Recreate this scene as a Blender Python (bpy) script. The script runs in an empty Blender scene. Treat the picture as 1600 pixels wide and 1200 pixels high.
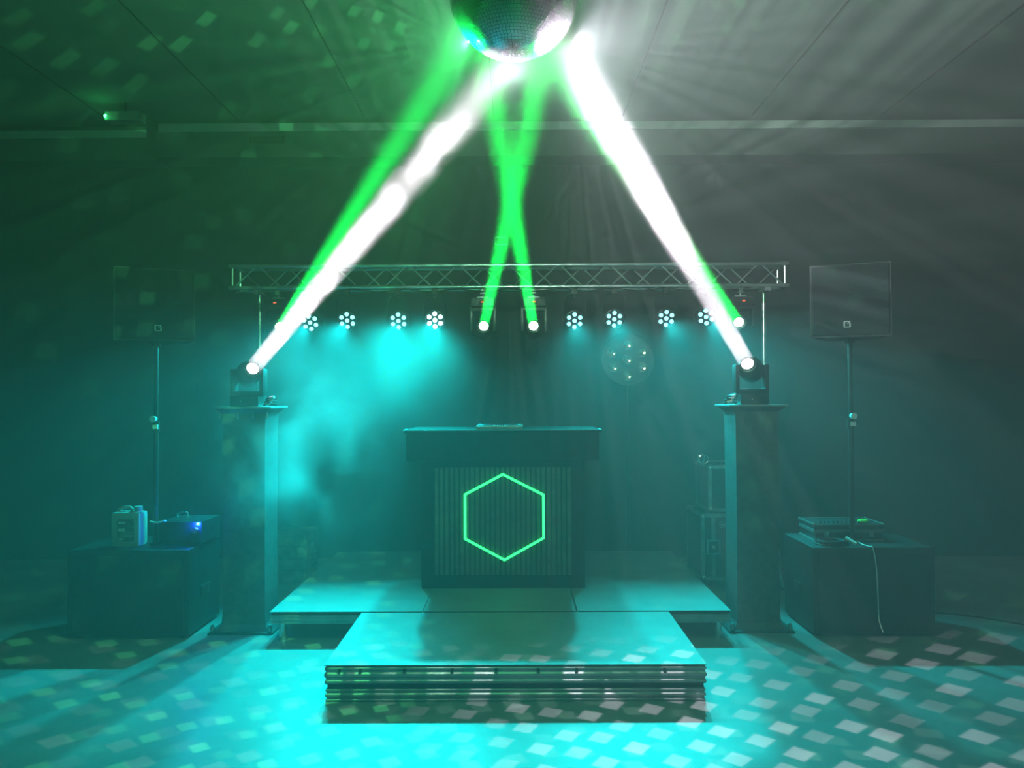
import bpy, bmesh, math, random
from mathutils import Vector, Matrix, Euler
random.seed(7)
R = math.radians
sc = bpy.context.scene
C = sc.collection

# ------------------------------------------------------------------ camera
CAM = Vector((0, 0, 1.59)); F = 1218.0; VX, VY = 804.0, 622.0
cd = bpy.data.cameras.new('camera'); cam = bpy.data.objects.new('camera', cd); C.objects.link(cam)
cd.sensor_width = 36; cd.lens = 36 * F / 1600; cd.clip_start = 0.05
cam.matrix_world = (Matrix.Translation(CAM) @ Matrix.Rotation(R(0.19), 4, 'Z') @
                    Matrix.Rotation(R(90 + 1.035), 4, 'X') @ Matrix.Rotation(R(-0.25), 4, 'Z'))
sc.camera = cam
def W(px, py, y):
    """point of the room seen at (px, py) of the photograph, y metres from the camera"""
    return Vector(((px - VX) * y / F, y, CAM.z - (py - VY) * y / F))

# ------------------------------------------------------------------ view, haze in the air
sc.view_settings.view_transform = 'Standard'; sc.view_settings.look = 'None'
sc.view_settings.gamma = 1; sc.view_settings.use_curve_mapping = False
sc.view_settings.exposure = 0.0
sc.cycles.use_denoising = True
sc.cycles.max_bounces = 4; sc.cycles.diffuse_bounces = 2; sc.cycles.glossy_bounces = 3
sc.cycles.volume_bounces = 1; sc.cycles.volume_max_steps = 256
sc.cycles.sample_clamp_indirect = 4
sc.cycles.use_light_tree = True
w = bpy.data.worlds.new('world'); sc.world = w; w.use_nodes = True
nt = w.node_tree; nt.nodes.clear()
wo = nt.nodes.new('ShaderNodeOutputWorld'); wb = nt.nodes.new('ShaderNodeBackground')
wb.inputs[0].default_value = (0, 0, 0, 1); wb.inputs[1].default_value = 0
wv = nt.nodes.new('ShaderNodeVolumeScatter')
wv.inputs['Color'].default_value = (1, 1, 1, 1); wv.inputs['Density'].default_value = 0.026
wv.inputs['Anisotropy'].default_value = 0.2
nt.links.new(wb.outputs[0], wo.inputs['Surface']); nt.links.new(wv.outputs[0], wo.inputs['Volume'])

# ------------------------------------------------------------------ lights
TEAL = (0.0, 0.82, 0.84); GREEN = (0.0, 1.0, 0.09); WHITE = (1.0, 0.90, 1.0)
BALL = Vector((0.004, 2.98, 3.155)); BALL_R = 0.25
def aim(o, target):
    o.rotation_euler = (Vector(target) - o.location).to_track_quat('-Z', 'Y').to_euler()
def spot(name, loc, target, power, color, size, blend=0.5, radius=0.03):
    l = bpy.data.lights.new(name, 'SPOT'); l.energy = power; l.color = color
    l.spot_size = R(size); l.spot_blend = blend; l.shadow_soft_size = radius
    o = bpy.data.objects.new(name, l); C.objects.link(o); o.location = loc; aim(o, target); return o
def beam(name, loc, target, power, color, size, spread):
    l = bpy.data.lights.new(name, 'AREA'); l.shape = 'DISK'; l.size = size; l.energy = power
    l.color = color; l.spread = R(spread)
    o = bpy.data.objects.new(name, l); C.objects.link(o); o.location = loc; aim(o, target); return o
def glint(name, loc, src, centre, power, color, cell, duty, lo, hi, base, keep=0.0, seed=0.0, clip=False, side=0):
    """added lamp standing in for light thrown back by the mirror ball: the grid of its facets, worked out from the half-way
    direction between the lamp that hits it and the direction the light leaves in"""
    l = bpy.data.lights.new(name, 'POINT'); l.energy = power; l.color = color; l.shadow_soft_size = 0.004
    l.use_nodes = True; n = l.node_tree; n.nodes.clear(); L = n.links.new
    def N(t): return n.nodes.new(t)
    def M(op, a, b=None, c=None):
        x = N('ShaderNodeMath'); x.operation = op
        for i, v in enumerate((a, b, c)):
            if v is None: continue
            if isinstance(v, (int, float)): x.inputs[i].default_value = v
            else: L(v, x.inputs[i])
        return x.outputs[0]
    g = N('ShaderNodeNewGeometry')
    s = (Vector(src) - BALL).normalized(); c = (Vector(centre) - BALL).normalized()
    a = N('ShaderNodeVectorMath'); a.operation = 'ADD'; L(g.outputs['Incoming'], a.inputs[0]); a.inputs[1].default_value = s
    h = N('ShaderNodeVectorMath'); h.operation = 'NORMALIZE'; L(a.outputs[0], h.inputs[0]); H = h.outputs[0]
    d = N('ShaderNodeVectorMath'); d.operation = 'DOT_PRODUCT'; L(H, d.inputs[0]); d.inputs[1].default_value = c
    mr = N('ShaderNodeMapRange'); mr.interpolation_type = 'SMOOTHSTEP'; L(d.outputs['Value'], mr.inputs[0])
    mr.inputs[1].default_value = math.cos(R(hi)); mr.inputs[2].default_value = math.cos(R(lo))
    foot = mr.outputs[0]
    rt = N('ShaderNodeVectorRotate'); rt.rotation_type = 'EULER_XYZ'; L(H, rt.inputs['Vector'])
    rt.inputs['Rotation'].default_value = (R(6), R(-4), R(11 + seed))
    sx = N('ShaderNodeSeparateXYZ'); L(rt.outputs[0], sx.inputs[0])
    k = R(cell)
    v = M('DIVIDE', M('ARCSINE', sx.outputs[2]), k); row = M('FLOOR', v)
    cs = M('COSINE', M('MULTIPLY', M('ADD', row, 0.5), k))
    u = M('ADD', M('DIVIDE', M('MULTIPLY', M('ARCTAN2', sx.outputs[1], sx.outputs[0]), cs), k), M('MULTIPLY', row, 0.37))
    col = M('FLOOR', u)
    cb = N('ShaderNodeCombineXYZ'); L(col, cb.inputs[0]); L(row, cb.inputs[1]); cb.inputs[2].default_value = seed
    wn = N('ShaderNodeTexWhiteNoise'); wn.noise_dimensions = '3D'; L(cb.outputs[0], wn.inputs[0])
    ws = N('ShaderNodeSeparateColor'); L(wn.outputs['Color'], ws.inputs[0])
    def edge(x, cell_i, jit):
        f = M('SUBTRACT', M('SUBTRACT', x, cell_i), 0.5)
        f = M('ABSOLUTE', M('ADD', f, M('MULTIPLY', M('SUBTRACT', jit, 0.5), (1 - duty) * 0.9)))
        m = N('ShaderNodeMapRange'); m.interpolation_type = 'SMOOTHSTEP'; L(f, m.inputs[0])
        m.inputs[1].default_value = duty / 2; m.inputs[2].default_value = duty / 2 * 0.72
        return m.outputs[0]
    dots = M('MULTIPLY', edge(u, col, ws.outputs[0]), edge(v, row, ws.outputs[1]))
    br = N('ShaderNodeMapRange'); L(ws.outputs[2], br.inputs[0])
    br.inputs[1].default_value = keep; br.inputs[2].default_value = 1; br.inputs[3].default_value = 0.0 if keep else .3; br.inputs[4].default_value = 1.0
    dots = M('MULTIPLY', dots, br.outputs[0])
    bs = base
    if side:
        gs = N('ShaderNodeSeparateXYZ'); L(g.outputs['Incoming'], gs.inputs[0])
        m = N('ShaderNodeMapRange'); m.interpolation_type = 'SMOOTHSTEP'; L(M('MULTIPLY', gs.outputs[0], float(side)), m.inputs[0])
        m.inputs[1].default_value = .02; m.inputs[2].default_value = .28; dots = M('MULTIPLY', dots, m.outputs[0])
    if clip:   # lamp pattern masked so its spots fall only on the front of the floor
        hs = N('ShaderNodeSeparateXYZ'); L(H, hs.inputs[0])
        for out, a_, b_ in ((hs.outputs[1], .66, .60), (hs.outputs[2], -.44, -.56)):
            m = N('ShaderNodeMapRange'); m.interpolation_type = 'SMOOTHSTEP'; L(out, m.inputs[0])
            m.inputs[1].default_value = a_; m.inputs[2].default_value = b_
            dots = M('MULTIPLY', dots, m.outputs[0])
        gs = N('ShaderNodeSeparateXYZ'); L(g.outputs['Incoming'], gs.inputs[0])
        nz = N('ShaderNodeTexNoise'); nz.noise_dimensions = '1D'; nz.inputs['Scale'].default_value = 16; nz.inputs['Detail'].default_value = 3  # noise streaks put into the lamp strength to read as rays
        L(M('ARCTAN2', gs.outputs[2], gs.outputs[0]), nz.inputs['W'])
        m = N('ShaderNodeMapRange'); L(nz.outputs['Fac'], m.inputs[0]); m.inputs[1].default_value = .40; m.inputs[2].default_value = .62
        m.inputs[3].default_value = base * .25; m.inputs[4].default_value = base * 2.2
        m2 = N('ShaderNodeMapRange'); m2.interpolation_type = 'SMOOTHSTEP'; L(gs.outputs[0], m2.inputs[0])
        m2.inputs[1].default_value = -.85; m2.inputs[2].default_value = .55
        m3 = N('ShaderNodeMapRange'); m3.interpolation_type = 'SMOOTHSTEP'; L(gs.outputs[2], m3.inputs[0])
        m3.inputs[1].default_value = -.62; m3.inputs[2].default_value = -.10
        bs = M('MULTIPLY', M('MULTIPLY', m.outputs[0], m2.outputs[0]), m3.outputs[0])
    st = M('MULTIPLY', foot, M('ADD', M('MULTIPLY', dots, 1.0), bs))
    e = N('ShaderNodeEmission'); L(st, e.inputs['Strength']); e.inputs['Color'].default_value = (1, 1, 1, 1)
    o = N('ShaderNodeOutputLight'); L(e.outputs[0], o.inputs[0])
    ob = bpy.data.objects.new(name, l); C.objects.link(ob); ob.location = loc; return ob

# where each lamp sits: pixel in the photograph and distance
TRUSS_Y = 6.90
PARS = [(485, 502), (543, 499), (623, 500), (680, 499), (898, 501), (960, 499), (1041, 498), (1103, 496)]
par_pw = [44, 54, 42, 62, 27, 29, 31, 34]
PAR_POS = [W(px, py, TRUSS_Y - 0.06) for px, py in PARS]
GREENS = [W(437, 509, TRUSS_Y - .15), W(756, 509, TRUSS_Y - .15), W(834, 509, TRUSS_Y - .15), W(1155, 505, TRUSS_Y - .15)]
WHITES = [W(394, 574, 5.45), W(1168, 570, 5.45)]
G_AIM = [BALL + Vector(q) for q in ((-.16, 0, -.13), (.13, 0, -.17), (-.12, 0, -.17), (.105, 0, -.20))]
W_AIM = [BALL + Vector((.03, 0, -.20)), BALL + Vector((.17, 0, -.17))]
par_aim = []
for i, p in enumerate(PAR_POS):
    t = Vector((p.x + (-.75, -.55, -.25, -.15, .15, .3, .6, .85)[i], 3.6, 0.0)); par_aim.append(t)
    d = (t - p).normalized()
    spot('par_beam', p + d * 0.075, t, par_pw[i] * 10, TEAL, 74, 1.0, 0.03)
for p, t in zip(GREENS, G_AIM):
    beam('green_beam', p + (t - p).normalized() * .075, t, 12, GREEN, .085, 2.2)
for p, t in zip(WHITES, W_AIM):
    beam('white_beam', p + (t - p).normalized() * .075, t, 17, WHITE, .11, 2.6)
gw = W(896, 66, 3.10)  # lamps added at the ball in place of its reflections
glint('ball_glint_white', gw, WHITES[1], BALL + Vector((.81, .43, -.41)), 700, (.92, .87, 1), 1.9, .60, 34, 48, .21, clip=True)
gl = BALL + Vector((-.19, .17, -.12))
glint('ball_glint_green', gl, GREENS[0], BALL + Vector((-.7, .6, -.1)), 750, (.12, 1, .28), 1.7, .5, 40, 75, .085, .12, 3, side=-1)

glint('haze_fill_pale', BALL + Vector((-.06, .10, -.27)), WHITES[0], BALL + Vector((-.1, .8, -.5)), 150, (.62, 1, .80), 1.9, .55, 40, 80, 1.3, clip=True, seed=5)  # added fill lamp that brightens the haze in the middle
gr = BALL + Vector((.20, .14, -.16))
glint('ball_glint_green', gr, GREENS[3], BALL + Vector((.6, .6, .1)), 260, (.25, 1, .4), 1.7, .5, 30, 60, .01, .45, 8, side=1)

# ------------------------------------------------------------------ materials
def mat(name, col, rough=.5, metal=0.0, noise=0.0, nscale=8.0, bump=0.0, bscale=60.0, coat=0.0, spec=.5):
    m = bpy.data.materials.new(name); m.use_nodes = True; n = m.node_tree; b = n.nodes['Principled BSDF']
    b.inputs['Base Color'].default_value = (*col, 1); b.inputs['Roughness'].default_value = rough
    b.inputs['Metallic'].default_value = metal; b.inputs['Coat Weight'].default_value = coat
    b.inputs['Specular IOR Level'].default_value = spec
    tc = n.nodes.new('ShaderNodeTexCoord')
    if noise > 0:
        t = n.nodes.new('ShaderNodeTexNoise'); t.inputs['Scale'].default_value = nscale; t.inputs['Detail'].default_value = 6
        n.links.new(tc.outputs['Object'], t.inputs['Vector'])
        r = n.nodes.new('ShaderNodeMapRange'); n.links.new(t.outputs['Fac'], r.inputs[0])
        r.inputs[1].default_value = .3; r.inputs[2].default_value = .7
        r.inputs[3].default_value = 1 - noise; r.inputs[4].default_value = 1 + noise
        x = n.nodes.new('ShaderNodeVectorMath'); x.operation = 'SCALE'; x.inputs[0].default_value = col
        n.links.new(r.outputs[0], x.inputs['Scale']); n.links.new(x.outputs[0], b.inputs['Base Color'])
    if bump > 0:
        t = n.nodes.new('ShaderNodeTexNoise'); t.inputs['Scale'].default_value = bscale; t.inputs['Detail'].default_value = 3
        n.links.new(tc.outputs['Object'], t.inputs['Vector'])
        u = n.nodes.new('ShaderNodeBump'); u.inputs['Strength'].default_value = bump; u.inputs['Distance'].default_value = .004
        n.links.new(t.outputs['Fac'], u.inputs['Height']); n.links.new(u.outputs[0], b.inputs['Normal'])
    return m
def glow(name, col, strength):
    m = bpy.data.materials.new(name); m.use_nodes = True; n = m.node_tree; n.nodes.clear()
    o = n.nodes.new('ShaderNodeOutputMaterial'); e = n.nodes.new('ShaderNodeEmission')
    e.inputs[0].default_value = (*col, 1); e.inputs[1].default_value = strength
    n.links.new(e.outputs[0], o.inputs[0]); return m
M_floor = mat('floor_vinyl', (.23, .227, .223), .42, noise=.16, nscale=2.2, bump=.12, bscale=18)
M_ceil = mat('ceiling_board', (.16, .18, .16), .8, noise=.10, nscale=1.1)
M_wall = mat('dark_wall', (.025, .032, .038), .85, noise=.15, nscale=1.3)
M_trim = mat('grey_trim', (.30, .33, .31), .55, noise=.15, nscale=3)
M_soffit = mat('soffit_board', (.07, .08, .075), .7, noise=.2, nscale=2)
M_alu = mat('aluminium', (.55, .56, .56), .32, metal=.9, noise=.12, nscale=12)
M_alud = mat('dull_aluminium', (.36, .37, .37), .45, metal=.75, noise=.2, nscale=9)
M_deck = mat('deck_plywood', (.22, .215, .21), .45, noise=.10, nscale=5, bump=.3, bscale=220)
M_ply = mat('dark_ply_edge', (.02, .018, .016), .8, noise=.2)
M_black = mat('black_paint', (.012, .012, .013), .5, noise=.2, bump=.1, bscale=90)
M_blackp = mat('black_plastic', (.018, .018, .02), .35, noise=.2)
M_edge = mat('lit_black_edge', (.035, .037, .04), .5, noise=.4)  # lighter tone paints in the thin light along the speaker edges
M_grille = mat('speaker_grille', (.028, .032, .036), .8, spec=.1, noise=.3, nscale=120, bump=.4, bscale=300)
M_cloth = mat('black_stretch_cloth', (.07, .07, .074), .7, noise=.2, nscale=20, bump=.1, bscale=200)
M_clothg = mat('grey_stretch_cloth', (.16, .16, .17), .75, noise=.15, nscale=20)
M_slat = mat('slat_wood', (.13, .095, .07), .6, noise=.3, nscale=14)
M_felt = mat('black_felt', (.01, .011, .01), .95, noise=.2, spec=.08)
M_pvc = mat('translucent_plastic', (.34, .37, .35), .4, noise=.05)
M_label = mat('printed_label', (.10, .12, .11), .5, noise=.5, nscale=60)
M_labelw = mat('label_white', (.6, .62, .6), .5)
M_rubber = mat('black_rubber', (.014, .014, .014), .7)
M_whitec = mat('white_cable', (.75, .75, .72), .5)
M_chrome = mat('chrome', (.8, .8, .8), .12, metal=1)
M_limetape = mat('lime_tape', (.35, .75, .08), .5)
M_wood = mat('grey_wood', (.14, .13, .12), .7, noise=.5, nscale=9)
M_case = mat('case_laminate', (.025, .027, .03), .35, noise=.2, nscale=30)
M_mirror = mat('mirror_tile', (.62, .50, .62), .16, metal=1)  # lavender tint painted in against teal reflections; the mirror itself is neutral
M_core = mat('ball_grout', (.03, .03, .035), .5)
M_lens_w = glow('white_lens_glow', (1, .95, 1), 60); M_lens_g = glow('green_lens_glow', (.55, 1, .6), 30)
M_led = glow('teal_led_glow', (.30, .95, 1), 2.5); M_led2 = glow('bright_teal_led_glow', (.5, 1, 1), 14)
M_neon = glow('green_tube_glow', (.02, 1.0, .11), 4.6)
M_red = glow('red_display_glow', (1, .08, .02), 2.5); M_blue = glow('blue_led_glow', (.15, .35, 1), 40)
M_gled = glow('green_led_glow', (.1, 1, .25), 6)
M_lampglass = mat('lamp_reflector', (.5, .42, .33), .2, metal=.9, noise=.3, nscale=70)

# ------------------------------------------------------------------ mesh helpers
def BM(): return bmesh.new()
def xf(bm, vs, m): bmesh.ops.transform(bm, matrix=m, verts=vs)
def box(bm, c, s, bev=0.0, rot=None):
    r = bmesh.ops.create_cube(bm, size=1); vs = r['verts']
    m = Matrix.Translation(Vector(c)) @ (rot.to_4x4() if rot else Matrix()) @ Matrix.Diagonal((s[0], s[1], s[2], 1))
    xf(bm, vs, m)
    if bev > 0:
        es = list({e for v in vs for e in v.link_edges})
        bmesh.ops.bevel(bm, geom=es, offset=bev, segments=2, affect='EDGES', profile=.7)
def cyl(bm, p, q, r, r2=None, seg=20, caps=True):
    p = Vector(p); q = Vector(q); d = q - p; L = d.length
    if L < 1e-6: return
    g = bmesh.ops.create_cone(bm, cap_ends=caps, segments=seg, radius1=r, radius2=r if r2 is None else r2, depth=L)
    xf(bm, g['verts'], Matrix.Translation((p + q) / 2) @ d.to_track_quat('Z', 'Y').to_matrix().to_4x4())
def sph(bm, c, r, s=(1, 1, 1), u=20, v=12):
    g = bmesh.ops.create_uvsphere(bm, u_segments=u, v_segments=v, radius=r)
    xf(bm, g['verts'], Matrix.Translation(Vector(c)) @ Matrix.Diagonal((*s, 1)))
def tube(bm, pts, r, seg=8):
    pts = [Vector(p) for p in pts]; rings = []
    up = Vector((0, 0, 1))
    for i, p in enumerate(pts):
        t = (pts[min(i + 1, len(pts) - 1)] - pts[max(i - 1, 0)]).normalized()
        a = t.cross(up)
        if a.length < .05: a = t.cross(Vector((1, 0, 0)))
        a.normalize(); b = t.cross(a).normalized()
        rings.append([bm.verts.new(p + a * math.cos(2 * math.pi * k / seg) * r + b * math.sin(2 * math.pi * k / seg) * r) for k in range(seg)])
    for i in range(len(rings) - 1):
        for k in range(seg):
            bm.faces.new((rings[i][k], rings[i][(k + 1) % seg], rings[i + 1][(k + 1) % seg], rings[i + 1][k]))
    bm.faces.new(rings[0]); bm.faces.new(rings[-1])
def spline(ctrl, n=8):
    c = [Vector(p) for p in ctrl]; c = [c[0]] + c + [c[-1]]; out = []
    for i in range(1, len(c) - 2):
        p0, p1, p2, p3 = c[i - 1:i + 3]
        for k in range(n):
            t = k / n
            out.append(.5 * ((2 * p1) + (p2 - p0) * t + (2 * p0 - 5 * p1 + 4 * p2 - p3) * t * t + (3 * p1 - p0 - 3 * p2 + p3) * t ** 3))
    out.append(c[-2]); return out
def lathe(bm, prof, m=None, seg=28):
    """prof: (radius, height) pairs turned round Z"""
    rings = []; new = []
    for r, z in prof:
        ring = [bm.verts.new((max(r, 1e-4) * math.cos(2 * math.pi * k / seg), max(r, 1e-4) * math.sin(2 * math.pi * k / seg), z)) for k in range(seg)]
        rings.append(ring); new += ring
    for i in range(len(rings) - 1):
        for k in range(seg):
            bm.faces.new((rings[i][k], rings[i][(k + 1) % seg], rings[i + 1][(k + 1) % seg], rings[i + 1][k]))
    bm.faces.new(rings[0][::-1]); bm.faces.new(rings[-1])
    if m is not None: xf(bm, new, m)
def ring(bm, c, rad, r, axis='Z', seg=32, arc=(0, 360), rz=None):
    pts = []
    for k in range(seg + 1):
        a = R(arc[0] + (arc[1] - arc[0]) * k / seg)
        v = Vector((rad * math.cos(a), rad * math.sin(a), 0))
        if axis == 'Y': v = Vector((v.x, 0, v.y))
        if axis == 'X': v = Vector((0, v.x, v.y))
        pts.append(Vector(c) + v)
    tube(bm, pts, r)
def P(name, bm, m, parent=None, label=None, loc=None, rot=None, smooth=False):
    me = bpy.data.meshes.new(name); bmesh.ops.recalc_face_normals(bm, faces=bm.faces); bm.to_mesh(me); bm.free()
    me.materials.append(m)
    if smooth:
        me.polygons.foreach_set('use_smooth', [True] * len(me.polygons)); me.set_sharp_from_angle(angle=R(35))
    o = bpy.data.objects.new(name, me); C.objects.link(o)
    if parent: o.parent = parent
    if loc is not None: o.location = loc
    if rot is not None: o.rotation_euler = rot
    if label: o['label'] = label
    return o
GROUPS = {'truss_totem': 'cloth covered columns beside the stage', 'subwoofer': 'subwoofers left and right of the stage',
          'speaker_pole': 'speaker poles on the subwoofers', 'loudspeaker': 'loudspeakers on poles', 'lifting_stand': 'stands under the truss ends',
          'par_can': 'teal LED par cans under the truss', 'flight_case': 'flight cases behind the right column',
          'cable_bundle': 'cable bundles on the column tops'}
def T(name, label, cat, loc=(0, 0, 0), rz=0.0, group=None):
    o = bpy.data.objects.new(name, None); C.objects.link(o); o.location = loc; o.rotation_euler = (0, 0, rz)
    o.empty_display_size = .1; o['label'] = label; o['category'] = cat
    group = group or GROUPS.get(name)
    if group: o['group'] = group
    return o
def tag(o, label, cat, group=None):
    o['label'] = label; o['category'] = cat
    if group: o['group'] = group
    return o
def S(name, bm, m, label=None):
    o = P(name, bm, m); o['kind'] = 'structure'
    return o

# ------------------------------------------------------------------ the room
YB, XL, XR, YF, H = 7.8, -5.9, 5.9, -4.0, 4.32
b = BM(); box(b, ((XL + XR) / 2, (YB + YF) / 2, -.05), (XR - XL + .4, YB - YF + .4, .1)); S('floor', b, M_floor)
b = BM(); box(b, ((XL + XR) / 2, (YB + YF) / 2, H + .05), (XR - XL + .4, YB - YF + .4, .1)); S('ceiling', b, M_ceil)
b = BM(); box(b, (0, YB + .1, H / 2), (XR - XL + .4, .2, H)); S('wall_back', b, M_wall)
b = BM(); box(b, (0, YF - .1, H / 2), (XR - XL + .4, .2, H)); S('wall_front', b, M_wall)
b = BM(); box(b, (XL - .1, (YB + YF) / 2, H / 2), (.2, YB - YF, H)); S('wall_left', b, M_wall)
b = BM(); box(b, (XR + .1, (YB + YF) / 2, H / 2), (.2, YB - YF, H)); S('wall_right', b, M_wall)
# soffit along the back wall with a pale strip on its upper edge
xb = (240 - VX) * 7.5 / F
b = BM(); box(b, ((xb + XR) / 2, 7.65, H - .225), (XR - xb, .3, .33), .004); S('trim_1', b, M_soffit)
b = BM(); box(b, ((xb + XL) / 2, 7.67, H - .235), (xb - XL, .26, .33), .004); S('trim_2', b, M_soffit)
b = BM(); box(b, ((xb + XR) / 2 + .02, 7.49, H - .10), (XR - xb - .04, .025, .075), .004); S('trim_3', b, M_trim)
b = BM(); box(b, ((xb + XL) / 2 - .05, 7.53, H - .145), (xb - XL - .1, .025, .075), .004); S('trim_4', b, M_trim)
# seams of the ceiling boards
for i, X in enumerate((-3.94, -2.69, -1.44, -.19, 1.06, 2.31, 3.56)):
    b = BM(); box(b, (X, 2.0, H - .004), (.008, 11.0, .008)); S('trim_%d' % (5 + i), b, M_ply)

# ------------------------------------------------------------------ stage decks
def deck(loc, sx, sy, fh, ph, label, legs=None, group=None, bolts=False):
    t = T('stage_deck', label, 'stage deck', loc, 0, group)
    zb = legs or 0
    b = BM()   # extruded aluminium rail frame with grooves
    prof = [(0, 0), (.010, .004), (.010, .012), (.004, .016), (.004, .024), (.012, .030), (.012, .040), (.005, .046), (.005, .052), (.010, .058), (.010, .064), (.002, .070)]
    for side in range(4):
        L = (sx, sy, sx, sy)[side]; D = (sy, sx, sy, sx)[side]
        rows = []
        for (o_, z_) in prof:
            z = zb + z_ / .070 * fh
            rows.append([Vector((-L / 2 + .012 - o_, -D / 2 + .012 - o_, z)), Vector((L / 2 - .012 + o_, -D / 2 + .012 - o_, z))])
        rows.append([Vector((-L / 2 + .05, -D / 2 + .05, zb + fh)), Vector((L / 2 - .05, -D / 2 + .05, zb + fh))])
        rows.append([Vector((-L / 2 + .05, -D / 2 + .05, zb)), Vector((L / 2 - .05, -D / 2 + .05, zb))])
        rm = Matrix.Rotation(side * math.pi / 2, 3, 'Z')
        vv = [[b.verts.new(rm @ p) for p in r] for r in rows]
        for i in range(len(vv)):
            j = (i + 1) % len(vv); b.faces.new((vv[i][0], vv[i][1], vv[j][1], vv[j][0]))
    for yy in (-.25, 0.0, .25):
        box(b, (0, yy * sy, zb + fh * .4), (sx - .1, .03, fh * .5))
    P('frame', b, M_alud, t)
    b = BM(); box(b, (0, 0, zb + fh + ph / 2), (sx - .02, sy - .02, ph)); P('plywood_board', b, M_ply, t)
    b = BM(); box(b, (0, 0, zb + fh + ph + .002), (sx, sy, .004), .001); P('walking_surface', b, M_deck, t)
    if bolts:
        for fx in (-.46, -.405, -.29, -.165, -.05, .06, .16, .39):
            b = BM(); cyl(b, (fx * sx, -sy / 2 + .002, zb + fh * .80), (fx * sx, -sy / 2 - .004, zb + fh * .80), .009, seg=14)
            P('bolt', b, M_ply, t, smooth=True)
    if legs:
        for ax in (-1, 1):
            for ay in (-1, 1):
                b = BM(); x, y = ax * (sx / 2 - .07), ay * (sy / 2 - .06)
                cyl(b, (x, y, .018), (x, y, zb + .01), .024); cyl(b, (x, y, 0), (x, y, .02), .034, .028)
                P('leg', b, M_alu, t, smooth=True)
    return t
deck((-.003, 4.61, 0), 1.995, 1.0, .070, .024, 'lower aluminium stage deck of the flat stack lying on the floor in front', group='stage decks stacked flat in front')
deck((-.003, 4.60, .098), 2.0, 1.0, .090, .005, 'upper aluminium stage deck of the stack in front, its pale top facing up', bolts=True, group='stage decks stacked flat in front')
for X, lab in ((-1.111, 'raised stage deck on short legs, left one of three under the booth'),
               (-.105, 'raised stage deck carrying the DJ booth, middle one of three'),
               (.907, 'raised stage deck on short legs, right one of three beside the flight cases')):
    deck((X, 6.13, 0), 1.002, 2.0, .058, .020, lab, legs=.114, group='raised stage decks under the booth')

# ------------------------------------------------------------------ DJ booth
ZS = .196
by = 5.74
bx = (W(785, 0, by)).x
t = T('dj_booth', 'black DJ booth with wooden slat front and glowing green hexagon, on the stage', 'DJ booth', (bx, by, ZS))
b = BM(); box(b, (0, .30, .525), (1.20, .60, 1.05), .006); P('body', b, M_felt, t)
b = BM(); box(b, (0, .255, 1.04), (1.40, .67, .20), .006); P('fascia', b, M_felt, t)
b = BM(); box(b, (0, .255, 1.153), (1.43, .70, .022), .004); P('tabletop', b, M_felt, t)
b = BM(); box(b, (0, -.097, 1.162), (1.432, .006, .005))
for e in (-1, 1): box(b, (e * .715, .0, 1.162), (.006, .2, .005))
P('lit_edge_strip', b, M_alu, t)  # bright strip added to stand in for the lit edges of the top
b = BM()
box(b, (0, -.006, .495), (1.01, .010, .785))
P('slat_backing', b, M_ply, t)
b = BM(); n = 27; w_ = 1.005 / n
for i in range(n):
    box(b, (-.5025 + (i + .5) * w_, -.020, .495), (w_ * .62, .020, .785), .0015)
P('slat_panel', b, M_slat, t)
hexp = [(785, 741), (848, 773), (848, 840), (787, 874), (726, 841), (726, 772)]
yy = by - .045
pts = [W(a, c, yy) - Vector((bx, by, ZS)) for a, c in hexp]
b = BM()
for i in range(6):
    cyl(b, pts[i], pts[(i + 1) % 6], .0085, seg=12); sph(b, pts[i], .0088, u=10, v=8)
P('hexagon_light_tube', b, M_neon, t, 'glowing green hexagon light tube', smooth=True)
for i in range(6):
    p = pts[i].lerp(pts[(i + 1) % 6], .5)
    b = BM(); box(b, (p.x, p.y + .010, p.z), (.012, .012, .012)); P('tube_clip', b, M_blackp, t)
# controller on the booth
t = T('dj_controller', 'flat grey DJ controller lying on the black booth top', 'DJ controller', (W(781, 0, 5.95).x, 5.88, ZS + 1.164))
b = BM(); box(b, (0, 0, .012), (.345, .26, .024), .004); P('body', b, M_alud, t)
for k in (-1, 1):
    b = BM(); lathe(b, [(.06, 0), (.06, .006), (.055, .009), (.0, .009)], Matrix.Translation((k * .105, .01, .024))); P('jog_wheel', b, M_blackp, t)
for i in range(4):
    for j in range(3):
        b = BM(); cyl(b, (-.027 + i * .018, -.08 + j * .05, .024), (-.027 + i * .018, -.08 + j * .05, .034), .005, seg=10); P('knob', b, M_blackp, t)

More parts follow.
